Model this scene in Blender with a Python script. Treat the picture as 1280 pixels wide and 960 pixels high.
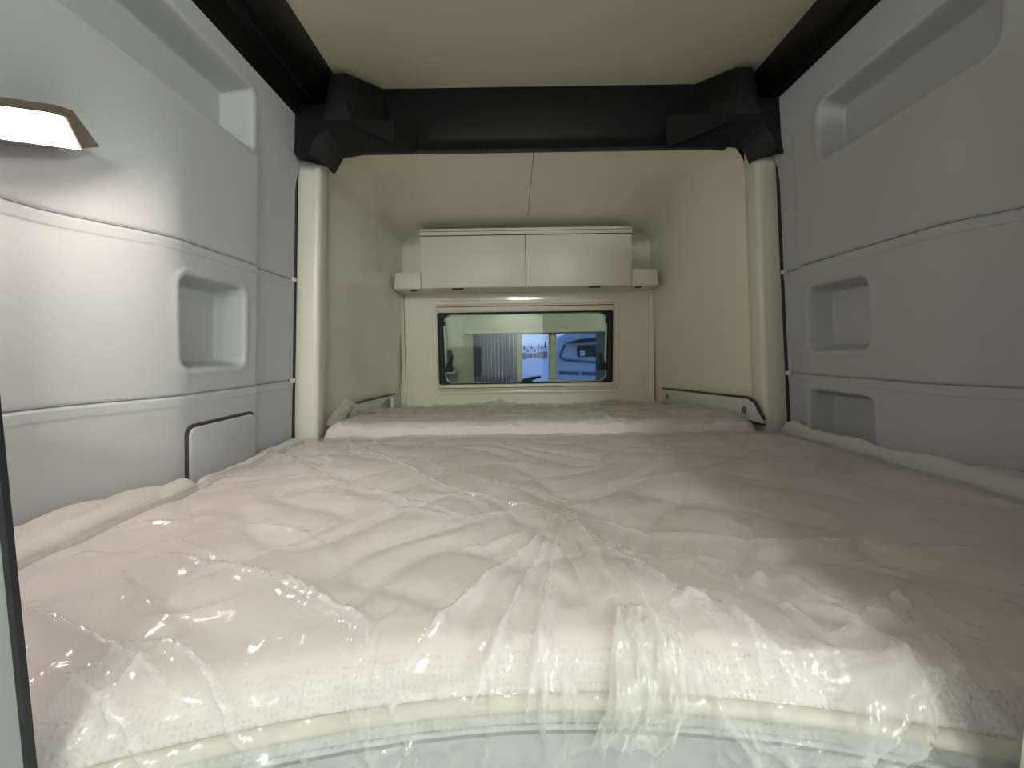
import bpy, bmesh, math, random
import numpy as np
from mathutils import Matrix, Vector

for o in list(bpy.data.objects):
    bpy.data.objects.remove(o, do_unlink=True)
S = bpy.context.scene
COL = S.collection
R = math.radians

# ------------------------------------------------------------------ camera
F_PX, PITCH, ROLL = 490.0, R(4.67), R(-0.9)
CAM = np.array([-.105, 0.0, 1.30])
cd = bpy.data.cameras.new('camera')
cd.sensor_fit = 'HORIZONTAL'; cd.sensor_width = 36.0; cd.lens = 36.0 * F_PX / 1280.0
cd.clip_start = .01; cd.clip_end = 500
cam = bpy.data.objects.new('camera', cd); COL.objects.link(cam)
_M = Matrix.Rotation(math.pi/2 - PITCH, 4, 'X') @ Matrix.Rotation(ROLL, 4, 'Z')
cam.matrix_world = Matrix.Translation(CAM.tolist()) @ _M
S.camera = cam
_R = np.array(_M.to_3x3())

# ------------------------------------------------------------------ world (blue winter dusk), exposure
w = bpy.data.worlds.new('dusk_sky'); S.world = w; w.use_nodes = True
nt = w.node_tree; bg = nt.nodes['Background']
tc = nt.nodes.new('ShaderNodeTexCoord'); sp = nt.nodes.new('ShaderNodeSeparateXYZ')
cr = nt.nodes.new('ShaderNodeValToRGB')
cr.color_ramp.elements[0].position = .48; cr.color_ramp.elements[0].color = (.35, .52, .95, 1)
cr.color_ramp.elements[1].position = .75; cr.color_ramp.elements[1].color = (.14, .27, .72, 1)
mr = nt.nodes.new('ShaderNodeMapRange'); mr.inputs[1].default_value = -1; mr.inputs[2].default_value = 1
nt.links.new(tc.outputs['Generated'], sp.inputs[0]); nt.links.new(sp.outputs[2], mr.inputs[0])
nt.links.new(mr.outputs[0], cr.inputs[0]); nt.links.new(cr.outputs[0], bg.inputs[0])
bg.inputs[1].default_value = 1.15
S.view_settings.view_transform = 'Standard'; S.view_settings.look = 'None'
S.view_settings.gamma = 1.0; S.view_settings.use_curve_mapping = False
S.view_settings.exposure = 0.0

# ------------------------------------------------------------------ measuring helpers (photo pixel -> point at a known plane)
def on(ax, px, py, v):
    d = _R @ np.array([(px-640)/F_PX, -(py-480)/F_PX, -1.0])
    return CAM + d * ((v - CAM[ax]) / d[ax])

# ------------------------------------------------------------------ materials
def mat(name, col, rough=.5, metal=0, spec=.5, bump=0, bscale=200, emit=None, estr=0, var=0, vscale=4, coat=0):
    m = bpy.data.materials.new(name); m.use_nodes = True
    t = m.node_tree; b = t.nodes['Principled BSDF']
    b.inputs['Base Color'].default_value = (*col, 1); b.inputs['Roughness'].default_value = rough
    b.inputs['Metallic'].default_value = metal; b.inputs['Specular IOR Level'].default_value = spec
    b.inputs['Coat Weight'].default_value = coat; b.inputs['Coat Roughness'].default_value = .08
    if emit:
        b.inputs['Emission Color'].default_value = (*emit, 1); b.inputs['Emission Strength'].default_value = estr
    tcn = t.nodes.new('ShaderNodeTexCoord')
    if var:
        n = t.nodes.new('ShaderNodeTexNoise'); n.inputs['Scale'].default_value = vscale; n.inputs['Detail'].default_value = 4
        r_ = t.nodes.new('ShaderNodeValToRGB')
        r_.color_ramp.elements[0].color = (*[c*(1-var) for c in col], 1)
        r_.color_ramp.elements[1].color = (*[min(1, c*(1+var)) for c in col], 1)
        r_.color_ramp.elements[0].position = .3; r_.color_ramp.elements[1].position = .7
        t.links.new(tcn.outputs['Object'], n.inputs['Vector']); t.links.new(n.outputs['Fac'], r_.inputs[0])
        t.links.new(r_.outputs[0], b.inputs['Base Color'])
    if bump:
        n = t.nodes.new('ShaderNodeTexNoise'); n.inputs['Scale'].default_value = bscale; n.inputs['Detail'].default_value = 3
        bp = t.nodes.new('ShaderNodeBump'); bp.inputs['Strength'].default_value = bump; bp.inputs['Distance'].default_value = .002
        t.links.new(tcn.outputs['Object'], n.inputs['Vector']); t.links.new(n.outputs['Fac'], bp.inputs['Height'])
        t.links.new(bp.outputs[0], b.inputs['Normal'])
    return m

def fabric_mat(name, col, stripe=0, dots=0, rough=.85, st=.25):
    m = mat(name, col, rough, spec=.2); t = m.node_tree; b = t.nodes['Principled BSDF']
    tcn = t.nodes.new('ShaderNodeTexCoord'); bp = t.nodes.new('ShaderNodeBump')
    bp.inputs['Strength'].default_value = st; bp.inputs['Distance'].default_value = .001
    if stripe:
        wv = t.nodes.new('ShaderNodeTexWave'); wv.inputs['Scale'].default_value = stripe; wv.bands_direction = 'DIAGONAL'
        wv.inputs['Distortion'].default_value = .6
        t.links.new(tcn.outputs['Object'], wv.inputs['Vector']); t.links.new(wv.outputs['Fac'], bp.inputs['Height'])
    if dots:
        v = t.nodes.new('ShaderNodeTexVoronoi'); v.inputs['Scale'].default_value = dots
        v.inputs['Randomness'].default_value = .25
        r_ = t.nodes.new('ShaderNodeValToRGB'); r_.color_ramp.elements[0].position = .15; r_.color_ramp.elements[1].position = .45
        t.links.new(tcn.outputs['Object'], v.inputs['Vector']); t.links.new(v.outputs['Distance'], r_.inputs[0])
        t.links.new(r_.outputs[0], bp.inputs['Height']); bp.inputs['Strength'].default_value = .35
        bp.inputs['Distance'].default_value = .004
    t.links.new(bp.outputs[0], b.inputs['Normal'])
    return m

def film_mat(name, haze=.12, tint=(1, 1, 1), rough=.1, bump=.25, gl=1.0, ior=1.45, fres=.9, fold=.3):
    """thin clear polythene: mostly transparent, glossy by Fresnel, slightly milky"""
    m = bpy.data.materials.new(name); m.use_nodes = True; t = m.node_tree; t.nodes.clear()
    out = t.nodes.new('ShaderNodeOutputMaterial')
    tr = t.nodes.new('ShaderNodeBsdfTransparent'); tr.inputs[0].default_value = (*tint, 1)
    df = t.nodes.new('ShaderNodeBsdfDiffuse'); df.inputs[0].default_value = (.9, .9, .9, 1)
    tl = t.nodes.new('ShaderNodeBsdfTranslucent'); tl.inputs[0].default_value = (.9, .9, .9, 1)
    mx0 = t.nodes.new('ShaderNodeMixShader'); mx0.inputs[0].default_value = .3
    t.links.new(df.outputs[0], mx0.inputs[1]); t.links.new(tl.outputs[0], mx0.inputs[2])
    gs = t.nodes.new('ShaderNodeBsdfGlossy'); gs.inputs['Roughness'].default_value = rough
    gs.inputs['Color'].default_value = (gl, gl, gl, 1)
    fr = t.nodes.new('ShaderNodeFresnel'); fr.inputs[0].default_value = ior
    tcn = t.nodes.new('ShaderNodeTexCoord')
    n = t.nodes.new('ShaderNodeTexNoise'); n.inputs['Scale'].default_value = 26; n.inputs['Detail'].default_value = 6
    n.inputs['Distortion'].default_value = 1.2
    n2 = t.nodes.new('ShaderNodeTexNoise'); n2.inputs['Scale'].default_value = 5; n2.inputs['Detail'].default_value = 5
    bp = t.nodes.new('ShaderNodeBump'); bp.inputs['Strength'].default_value = bump; bp.inputs['Distance'].default_value = .006
    for q in (n, n2): t.links.new(tcn.outputs['Object'], q.inputs['Vector'])
    t.links.new(n.outputs['Fac'], bp.inputs['Height'])
    for q in (gs, fr, df): t.links.new(bp.outputs[0], q.inputs['Normal'])
    mr_ = t.nodes.new('ShaderNodeMapRange'); mr_.inputs[1].default_value = .35; mr_.inputs[2].default_value = .7
    mr_.inputs[3].default_value = haze*.5; mr_.inputs[4].default_value = haze*1.6
    t.links.new(n2.outputs['Fac'], mr_.inputs[0])
    at = t.nodes.new('ShaderNodeAttribute'); at.attribute_name = 'fold'
    ad = t.nodes.new('ShaderNodeMath'); ad.operation = 'MULTIPLY_ADD'; ad.inputs[1].default_value = fold; ad.use_clamp = True
    t.links.new(at.outputs['Fac'], ad.inputs[0]); t.links.new(mr_.outputs[0], ad.inputs[2])
    mx1 = t.nodes.new('ShaderNodeMixShader'); t.links.new(ad.outputs[0], mx1.inputs[0])
    t.links.new(tr.outputs[0], mx1.inputs[1]); t.links.new(mx0.outputs[0], mx1.inputs[2])
    mx2 = t.nodes.new('ShaderNodeMixShader'); fm = t.nodes.new('ShaderNodeMath'); fm.operation = 'MULTIPLY'; fm.inputs[1].default_value = fres
    mn = t.nodes.new('ShaderNodeMath'); mn.operation = 'MINIMUM'; mn.inputs[1].default_value = .17
    t.links.new(fr.outputs[0], fm.inputs[0]); t.links.new(fm.outputs[0], mn.inputs[0]); t.links.new(mn.outputs[0], mx2.inputs[0])
    t.links.new(mx1.outputs[0], mx2.inputs[1]); t.links.new(gs.outputs[0], mx2.inputs[2])
    t.links.new(mx2.outputs[0], out.inputs[0])
    return m

def glass_mat(name, tint=(.96, .98, .97), rough=.01):
    m = bpy.data.materials.new(name); m.use_nodes = True; t = m.node_tree; t.nodes.clear()
    out = t.nodes.new('ShaderNodeOutputMaterial')
    tr = t.nodes.new('ShaderNodeBsdfTransparent'); tr.inputs[0].default_value = (*tint, 1)
    gs = t.nodes.new('ShaderNodeBsdfGlossy'); gs.inputs['Roughness'].default_value = rough
    fr = t.nodes.new('ShaderNodeFresnel'); fr.inputs[0].default_value = 1.45
    mx = t.nodes.new('ShaderNodeMixShader'); t.links.new(fr.outputs[0], mx.inputs[0])
    t.links.new(tr.outputs[0], mx.inputs[1]); t.links.new(gs.outputs[0], mx.inputs[2]); t.links.new(mx.outputs[0], out.inputs[0])
    return m

M = {}
LAMP = 172
M['wall'] = mat('grey_moulded_liner', (.49, .515, .515), .6, spec=.3, bump=.25, bscale=500)
M['gelcoat'] = mat('ivory_gelcoat', (.93, .92, .765), .11, spec=.5)
M['jamb'] = mat('ivory_jamb', (.82, .815, .72), .25, spec=.5)
M['cabinet'] = mat('cabinet_white', (.85, .84, .74), .35, spec=.4)
M['ceil'] = mat('beige_headliner', (.74, .70, .55), .95, spec=.1, bump=.3, bscale=350)
M['black'] = mat('black_plastic', (.006, .007, .008), .5, spec=.25, bump=.2, bscale=700)
M['rail'] = mat('black_rail', (.006, .006, .006), .4, spec=.4)
M['rubber'] = mat('black_rubber', (.012, .012, .013), .6)
M['wframe'] = mat('window_frame_cream', (.74, .72, .60), .35)
M['fabric'] = fabric_mat('quilted_knit', (.73, .68, .665), stripe=130, st=.12)
M['fabric_side'] = fabric_mat('ribbed_knit', (.68, .66, .62), stripe=70)
M['fabric_grey'] = fabric_mat('grey_white_knit', (.60, .61, .58), stripe=90, st=.1)
M['front'] = fabric_mat('dotted_knit', (.69, .65, .63), dots=185)
M['border'] = fabric_mat('spacer_mesh', (.52, .56, .53), dots=150)
M['piping'] = mat('piping_cream', (.56, .54, .46), .7)
M['base'] = mat('bed_base_panel', (.40, .45, .44), .6)
M['film'] = film_mat('polythene_film', haze=.16, rough=.09)
M['film_back'] = film_mat('polythene_film_back', haze=.2, tint=(.97, .98, .97), rough=.12, fres=.45)
M['tape'] = film_mat('packing_tape', haze=.3, tint=(.96, .97, .91), rough=.12, bump=.3)
M['bronze'] = mat('bronze_metal', (.30, .25, .21), .4, metal=.6)
M['lens'] = mat('lamp_lens', (.9, .9, .9), .2, emit=(1, .81, .74), estr=58)
M['diffuser'] = mat('lamp_diffuser', (.9, .9, .9), .3, emit=(.95, 1, .94), estr=LAMP)
M['diffuser_wall'] = mat('wall_lamp_diffuser', (.9, .9, .9), .3, emit=(.98, 1, .95), estr=100)
M['white'] = mat('white_metal', (.72, .72, .68), .3)
M['dark'] = mat('dark_edge', (.05, .05, .045), .5)
M['steel'] = mat('grey_bolt', (.25, .25, .24), .4, metal=.6)
M['partition'] = mat('grey_laminate', (.24, .26, .255), .45)
M['partition_light'] = mat('pale_laminate', (.62, .62, .58), .45)
M['edge'] = mat('black_edging', (.01, .012, .015), .5)
M['floor'] = mat('vinyl_floor', (.28, .24, .20), .5, var=.2, vscale=8)
M['glass'] = glass_mat('acrylic_pane')
M['roomwall'] = mat('showroom_wall', (.55, .58, .48), .8)
M['frame2'] = mat('showroom_window_frame', (.60, .62, .50), .6)
M['snow'] = mat('snow', (.85, .88, .92), .8, var=.06, vscale=1)
M['conifer'] = mat('dark_conifer', (.04, .06, .05), .9)
M['house'] = mat('timber_house', (.25, .2, .18), .8)
M['caravan'] = mat('caravan_white', (.75, .77, .78), .35)
M['caravan_trim'] = mat('caravan_trim_blue', (.12, .16, .28), .5)
M['darkglass'] = mat('dark_tinted_pane', (.03, .035, .04), .1)
M['blind'] = mat('blue_grey_blind', (.045, .085, .17), .7)
M['shelfobj'] = mat('grey_cabinet', (.2, .22, .22), .6)

# ------------------------------------------------------------------ object helpers
def props(o, label=None, cat=None, group=None, kind=None):
    if label: o['label'] = label
    if cat: o['category'] = cat
    if group: o['group'] = group
    if kind: o['kind'] = kind
    return o

def link(name, me, m, parent=None):
    o = bpy.data.objects.new(name, me); COL.objects.link(o)
    if m is not None:
        me.materials.clear(); me.materials.append(m)
    if parent is not None:
        o.parent = parent
        o.matrix_parent_inverse = Matrix.Translation([-c for c in parent.location])
    return o

def empty(name, loc):
    o = bpy.data.objects.new(name, None); COL.objects.link(o); o.location = loc; o.empty_display_size = .05
    return o

def pyd(name, v, f, m, parent=None, smooth=False, bevel=0, seg=2):
    bm = bmesh.new()
    vs = [bm.verts.new(tuple(map(float, p))) for p in v]
    for q in f:
        try: bm.faces.new([vs[i] for i in q])
        except ValueError: pass
    bmesh.ops.recalc_face_normals(bm, faces=bm.faces)
    if bevel:
        bm.normal_update()
        es = [e for e in bm.edges if len(e.link_faces) == 2 and e.calc_face_angle(0) > R(25)]
        bmesh.ops.bevel(bm, geom=es, offset=bevel, segments=seg, profile=.5, affect='EDGES', clamp_overlap=True)
    me = bpy.data.meshes.new(name); bm.to_mesh(me); bm.free()
    if smooth or bevel:
        me.polygons.foreach_set('use_smooth', [True]*len(me.polygons))
        if hasattr(me, 'set_sharp_from_angle'): me.set_sharp_from_angle(angle=R(38 if bevel else 50))
    return link(name, me, m, parent)

def box(name, x, y, z, m, parent=None, bevel=0, seg=2):
    (a, b), (c, d), (e, g) = x, y, z
    v = [(a,c,e),(b,c,e),(b,d,e),(a,d,e),(a,c,g),(b,c,g),(b,d,g),(a,d,g)]
    f = [(0,3,2,1),(4,5,6,7),(0,1,5,4),(1,2,6,5),(2,3,7,6),(3,0,4,7)]
    return pyd(name, v, f, m, parent, bevel=bevel, seg=seg)

def prism(name, pts, vec, m, parent=None, bevel=0, seg=2):
    n = len(pts); vec = np.array(vec, float); pts = [np.array(p, float) for p in pts]
    v = pts + [p + vec for p in pts]
    f = [tuple(range(n)), tuple(range(2*n-1, n-1, -1))] + [(i, (i+1) % n, n+(i+1) % n, n+i) for i in range(n)]
    return pyd(name, v, f, m, parent, bevel=bevel, seg=seg)

def grid(name, P, m, parent=None, smooth=True, sharp=None):
    nu, nv = P.shape[:2]
    idx = np.arange(nu*nv).reshape(nu, nv)
    q = np.stack([idx[:-1,:-1], idx[1:,:-1], idx[1:,1:], idx[:-1,1:]], -1).reshape(-1, 4)
    me = bpy.data.meshes.new(name)
    me.vertices.add(nu*nv); me.vertices.foreach_set('co', P.reshape(-1).astype(np.float32))
    me.loops.add(q.size); me.loops.foreach_set('vertex_index', q.reshape(-1).astype(np.int32))
    me.polygons.add(len(q)); me.polygons.foreach_set('loop_start', np.arange(0, q.size, 4, dtype=np.int32))
    me.polygons.foreach_set('loop_total', np.full(len(q), 4, np.int32))
    me.polygons.foreach_set('use_smooth', np.full(len(q), smooth))
    me.update(calc_edges=True); me.validate()
    if sharp: me.set_sharp_from_angle(angle=R(sharp))
    return link(name, me, m, parent)

def add_fold(o, a):
    at = o.data.attributes.new('fold', 'FLOAT', 'POINT'); at.data.foreach_set('value', a.reshape(-1).astype(np.float32))

def tube(name, pts, r, m, parent=None, n=10, closed=False):
    pts = [np.array(p, float) for p in pts]; v = []; f = []; k = len(pts)
    for i, p in enumerate(pts):
        a = pts[(i-1) % k] if (closed or i) else p; b = pts[(i+1) % k] if (closed or i < k-1) else p
        t = b - a; t /= np.linalg.norm(t)
        up = np.array([0, 0, 1.0]) if abs(t[2]) < .9 else np.array([0, 1.0, 0])
        s = np.cross(t, up); s /= np.linalg.norm(s); u = np.cross(s, t)
        for j in range(n):
            an = 2*math.pi*j/n; v.append(p + r*(math.cos(an)*s + math.sin(an)*u))
    for i in range(k if closed else k-1):
        for j in range(n):
            i2 = (i+1) % k
            f.append((i*n+j, i*n+(j+1) % n, i2*n+(j+1) % n, i2*n+j))
    if not closed:
        f.append(tuple(range(n))); f.append(tuple(range((k-1)*n, k*n)))
    return pyd(name, v, f, m, parent, smooth=True)

def disc(name, c, axis, r, h, m, parent=None, n=24, bevel=0):
    c = np.array(c, float); axis = np.array(axis, float); axis /= np.linalg.norm(axis)
    up = np.array([0, 0, 1.0]) if abs(axis[2]) < .9 else np.array([1.0, 0, 0])
    s = np.cross(axis, up); s /= np.linalg.norm(s); u = np.cross(s, axis)
    pts = [c + r*(math.cos(2*math.pi*j/n)*s + math.sin(2*math.pi*j/n)*u) for j in range(n)]
    return prism(name, pts, axis*h, m, parent, bevel=bevel)

def rrect(x0, x1, z0, z1, r, n=6):
    pts = []
    for cx, cz, a0 in ((x1-r, z1-r, 0), (x0+r, z1-r, 90), (x0+r, z0+r, 180), (x1-r, z0+r, 270)):
        for i in range(n+1):
            a = R(a0 + 90*i/n); pts.append((cx + r*math.cos(a), cz + r*math.sin(a)))
    return pts

def rring(name, o, i, ro, ri, y0, y1, m, parent=None, bevel=.003):
    """rounded rectangular ring in the XZ plane between depths y0 and y1"""
    A = rrect(*o, ro); B = rrect(*i, ri); n = len(A); v = []
    for y in (y0, y1):
        v += [(a, y, b) for a, b in A] + [(a, y, b) for a, b in B]
    f = []
    for k in range(n):
        j = (k+1) % n
        f += [(k, j, n+j, n+k), (2*n+k, 3*n+k, 3*n+j, 2*n+j), (k, 2*n+k, 2*n+j, j), (n+k, n+j, 3*n+j, 3*n+k)]
    return pyd(name, v, f, m, parent, bevel=bevel)

def sm(a, b, x):   # smoothstep, also for a > b
    t = np.clip((x-a)/(b-a), 0, 1); return t*t*(3-2*t)

def vnoise(x, y, seed=0):
    rng = np.random.RandomState(seed); T = rng.rand(128, 128)
    xi = np.floor(x).astype(int); yi = np.floor(y).astype(int); fx = x-xi; fy = y-yi
    fx = fx*fx*fx*(fx*(fx*6-15)+10); fy = fy*fy*fy*(fy*(fy*6-15)+10)
    g = lambda i, j: T[i % 128, j % 128]
    return (g(xi,yi)*(1-fx)+g(xi+1,yi)*fx)*(1-fy) + (g(xi,yi+1)*(1-fx)+g(xi+1,yi+1)*fx)*fy

def fbm(x, y, seed=0, o=3):
    s = 0; a = .5
    for k in range(o):
        s = s + a*vnoise(x*2**k, y*2**k, seed+k); a *= .5
    return s

def ridged(x, y, seed, p=6):
    n = vnoise(x, y, seed)*.7 + vnoise(x*2.1+7, y*2.1+3, seed+5)*.3
    return (1-np.abs(2*n-1))**p

# ================================================================== STRUCTURE
# -- floor, ceiling, living area behind the camera
fl = box('floor', (-1.02, 1.02), (-2.6, 2.5), (-.05, 0), M['floor'])
props(fl, 'brown vinyl floor below the raised bed', 'floor', kind='structure')
ce = box('ceiling', (-1.0, 1.0), (-2.6, 1.46), (2.20, 2.30), M['ceil'])
props(ce, 'beige fabric ceiling panel above the bed', 'ceiling', kind='structure')
wb = box('wall_back', (-1.02, 1.02), (-2.64, -2.6), (0, 2.3), M['partition_light'])
props(wb, 'pale end wall of the living area behind the viewer', 'wall', kind='structure')

# -- side walls: three moulded grey liner panels each, with pockets
SEAMS = (1.215, 1.553)
YEND = 1.343
POCKETS = {
 -1: [(.50, 1.100, 1.850, 2.002, .018, .075), (.866, 1.070, 1.274, 1.482, .026, .07)],
  1: [(.740, 1.150, 1.825, 1.972, .03, .06), (1.012, 1.215, 1.290, 1.482, .026, .065), (1.005, 1.225, .98, 1.170, .026, .065)]}
PIL = {-1: 1.118, 1: 1.245}
def wall_out(y, z, side):
    f = (z-1.03)/.9
    b = (.852 - .068*f) if side < 0 else (.840 - .078*f)
    b = b + .085*(1-sm(.66, .88, y))*(1-sm(1.60, 1.84, z))
    ye = PIL[side]
    b = b + .020*sm(ye, ye+.022, y)*(1-sm(1.84, 1.97, z))
    for (y0, y1, z0, z1, r, dep) in POCKETS[side]:
        cy, cz, hy, hz = (y0+y1)/2, (z0+z1)/2, (y1-y0)/2-r, (z1-z0)/2-r
        qy = np.abs(y-cy)-hy; qz = np.abs(z-cz)-hz
        sd = np.hypot(np.maximum(qy, 0), np.maximum(qz, 0)) + np.minimum(np.maximum(qy, qz), 0) - r
        b = b + dep*sm(-.002, .020, -sd) - .0022*np.exp(-((sd-.010)/.007)**2)
    for s in SEAMS:
        d = z - s
        b = b + 0.0045*np.exp(-(d/.0032)**2) - .0016*sm(-.026, -.022, d)*(1-sm(-.005, -.001, d))
    return b
def axis_pts(a, b, step, edges, fine=.0022, rad=.026):
    p = list(np.arange(a, b, step)) + [b]
    for e in edges:
        p += list(np.arange(e-rad, e+rad, fine))
    p = np.unique(np.round([q for q in p if a <= q <= b], 4))
    return p
for side, nm in ((-1, 'left'), (1, 'right')):
    root = empty('wall_'+nm, (side*.9, .8, 0))
    props(root, ('left' if side < 0 else 'right') + ' grey moulded side wall with recessed pockets beside the bed', 'wall', kind='structure')
    ey = [q for p in POCKETS[side] for q in (p[0]+.01, p[1]-.01)] + [PIL[side]+.01]
    ez = [q for p in POCKETS[side] for q in (p[2]+.01, p[3]-.01)]
    ya = axis_pts(.2, YEND, .012, ey)
    lim = (.80, SEAMS[0], SEAMS[1], 2.10)
    for k in range(3):
        za = axis_pts(lim[k]+.0006, lim[k+1]-.0006, .012, ez + [lim[k]+.01, lim[k+1]-.01])
        Y, Z = np.meshgrid(ya, za, indexing='ij'); X = side*wall_out(Y, Z, side)
        P = np.stack([X, Y, Z], -1)
        # close the far end and give the panel its thickness
        e = P[-1:, :, :].copy(); e[..., 0] += side*.02
        P = np.concatenate([P, e], 0)
        if side < 0: P = P[::-1]
        grid('wall_panel', P, M['wall'], root, sharp=60)
    # plain continuation of the wall towards the living area and below the bed
    box('wall_lining', (side*.985, side*1.02), (-2.6, 2.33), (0, 2.3), M['wall'], root)
    # white clips at the seam ends
    for s in SEAMS:
        xx = side*(wall_out(np.array([1.335]), np.array([s+.02]), side)[0] - .004)
        box('seam_clip', (xx-.006, xx+.006), (1.326, 1.342), (s-.008, s+.006), M['white'], root, bevel=.002)
# closed flap in the left pocket row
fy0, fy1, fz0, fz1 = .872, 1.108, .99, 1.146
lw = bpy.data.objects['wall_left']
pts = rrect(fy0, fy1, fz0, fz1, .022)
flap = prism('flap_frame', [(-wall_out(np.array([a]), np.array([b]), -1)[0]+.004, a, b) for a, b in pts], (-.02, 0, 0), M['dark'], lw)
pts = rrect(fy0+.007, fy1-.007, fz0, fz1-.008, .018)
props(prism('flap_cover', [(-wall_out(np.array([a]), np.array([b]), -1)[0]+.011, a, b) for a, b in pts], (-.02, 0, 0), M['wall'], lw, bevel=.003), 'closed flap over a wall pocket')

# -- alcove shell (ivory gelcoat), swept from the jamb to the rear wall
YJ, YR = 1.429, 2.28
def alcove_section(t):
    hb = .806*(1-t) + .745*t; ht = .738*(1-t) + .70*t        # half widths low / high
    zc = 2.035*(1-t) + 1.96*t; r = .13*(1-t) + .06*t
    L = []
    for z in np.linspace(.80, zc-r, 14):
        L.append((hb + (ht-hb)*max(0, (z-1.03))/(zc-r-1.03), z))
    for a in np.linspace(0, 90, 13)[1:]:
        L.append((ht - r + r*math.cos(R(a)), zc - r + r*math.sin(R(a))))
    for x in np.linspace(ht-r, 0, 8)[1:]: L.append((x, zc))
    full = [(-x, z) for x, z in L] + [(x, z) for x, z in L[::-1][1:]]
    return np.array(full) + np.array([-.012, 0])
ts = np.linspace(0, 1, 22)
P = np.array([[(x, YJ + t*(YR-YJ), z) for x, z in alcove_section(t)] for t in ts])
alc = empty('wall_alcove', (0, 1.8, 0))
props(alc, 'glossy ivory moulded shell of the bed alcove', 'wall', kind='structure')
grid('alcove_shell', P[::-1], M['gelcoat'], alc)
box('outer_roof', (-1.02, 1.02), (1.43, 2.33), (2.262, 2.30), M['gelcoat'], alc)
box('outer_nose', (-1.02, 1.02), (2.31, 2.33), (1.70, 2.30), M['gelcoat'], alc)
box('outer_nose', (-1.02, 1.02), (2.31, 2.33), (0, 1.05), M['gelcoat'], alc)
box('outer_nose', (-1.02, -.58), (2.31, 2.33), (1.05, 1.70), M['gelcoat'], alc)
box('outer_nose', (.54, 1.02), (2.31, 2.33), (1.05, 1.70), M['gelcoat'], alc)
# ceiling joint down the middle of the alcove roof
v = []
for t in (0.0, .72):
    zc = 2.035*(1-t)+1.96*t; y = YJ+t*(YR-YJ)
    v += [(-.0135, y, zc-.0012), (-.0115, y, zc-.0012)]
pyd('roof_joint', v, [(0,1,3,2)], M['dark'], alc)
# jambs: rounded front flange of the shell
for s, nm in ((-1, 'left'), (1, 'right')):
    tr = empty('trim_1' if s < 0 else 'trim_2', (s*.8, 1.35, .8))
    props(tr, nm + ' ivory upright post at the mouth of the alcove', 'post', kind='structure')
    zs = np.linspace(.80, 2.06, 20); rows = []
    for z in zs:
        f = np.clip((z-1.03)/.9, 0, 1.1)
        if s < 0: xo, xi = .868-.068*f, .788-.06*f
        else: xo, xi = .856-.078*f, .774-.06*f
        prof = [(xo, 1.40), (xo, 1.352), (xo-.004, 1.349)]
        for a in np.linspace(0, 90, 9):
            prof.append((xi+.016-.016*math.sin(R(a)), 1.349+.016-.016*math.cos(R(a))))
        prof += [(xi, 1.418), (xi+.004, 1.424), (xi+.06, 1.426)]
        rows.append([(s*a, b, z) for a, b in prof])
    P = np.array(rows)
    grid('jamb', P if s < 0 else P[::-1], M['jamb'], tr)
    rows = []
    for z in zs:
        f = np.clip((z-1.03)/.9, 0, 1.1); xo = (.868-.068*f) if s < 0 else (.856-.078*f)
        rows.append([(s*(xo-.001), 1.356, z), (s*(xo-.001), 1.347, z), (s*(xo+.005), 1.345, z), (s*(xo+.2), 1.352, z)])
    P = np.array(rows); grid('seal', P if s < 0 else P[::-1], M['rubber'], tr)

# -- rear wall with the window opening
rw = empty('wall_rear', (0, 2.29, .8)); props(rw, 'ivory rear wall of the alcove around the small window', 'wall', kind='structure')
ox0, ox1, oz0, oz1 = -.545, .50, 1.072, 1.584
for q in (((-.80, ox0), (.8, 2.0)), ((ox1, .78), (.8, 2.0)), ((ox0, ox1), (.8, oz0)), ((ox0, ox1), (oz1, 2.0))):
    box('wall_skin', q[0], (2.28, 2.31), q[1], M['gelcoat'], rw)
for s in (-1, 1):          # slim cover strips in the rear corners
    xa = -.012 + s*.735; xb = -.012 + s*.715
    pyd('corner_strip', [(xa,2.262,.8),(xb,2.276,.8),(xb-s*.004,2.282,.8),(xa-s*.012,2.262,1.7),(xb-s*.012,2.276,1.7),(xb-s*.016,2.282,1.7)],
        [(0,1,4,3),(1,2,5,4)], M['gelcoat'], rw)
    for xx, yy in ((xa, 2.2605), (xb, 2.2745)):
        pyd('joint_line', [(xx-.0012,yy,.8),(xx+.0012,yy,.8),(xx+.0012-s*.012,yy,1.66),(xx-.0012-s*.012,yy,1.66)], [(0,1,2,3)], M['dark'], rw)

# -- window 1: alcove window
wn = empty('window_1', (-.02, 2.27, 1.07)); props(wn, 'small wide hinged window with black catches in the rear wall', 'window', kind='structure')
def shrink(r, d): return (r[0]+d, r[1]-d, r[2]+d, r[3]-d)
W0 = (-.556, .510, 1.060, 1.596)
rring('outer_frame', W0, shrink(W0, .022), .045, .03, 2.262, 2.285, M['gelcoat'], wn, bevel=.006)
W1 = shrink(W0, .018)
rring('inner_frame', W1, (W1[0]+.012, W1[1]-.012, W1[2]+.038, W1[3]-.050), .02, .012, 2.255, 2.30, M['wframe'], wn, bevel=.004)
box('blind_slot', (W1[0]+.012, W1[1]-.012), (2.2535, 2.26), (W1[3]-.020, W1[3]-.0165), M['rubber'], wn)
box('blind_slot', (W1[0]+.012, W1[1]-.012), (2.2535, 2.26), (W1[2]+.0165, W1[2]+.019), M['rubber'], wn)
W2 = (W1[0]+.010, W1[1]-.010, W1[2]+.036, W1[3]-.048)
rring('rubber_seal', W2, (W2[0]+.03, W2[1]-.03, W2[2]+.006, W2[3]-.006), .012, .045, 2.27, 2.33, M['rubber'], wn)
pts = rrect(W2[0]+.004, W2[1]-.004, W2[2]+.004, W2[3]-.004, .03)
prism('pane', [(a, 2.315, b) for a, b in pts], (0, .003, 0), M['glass'], wn)
prism('pane', [(a, 2.336, b) for a, b in pts], (0, .003, 0), M['glass'], wn)
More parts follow.
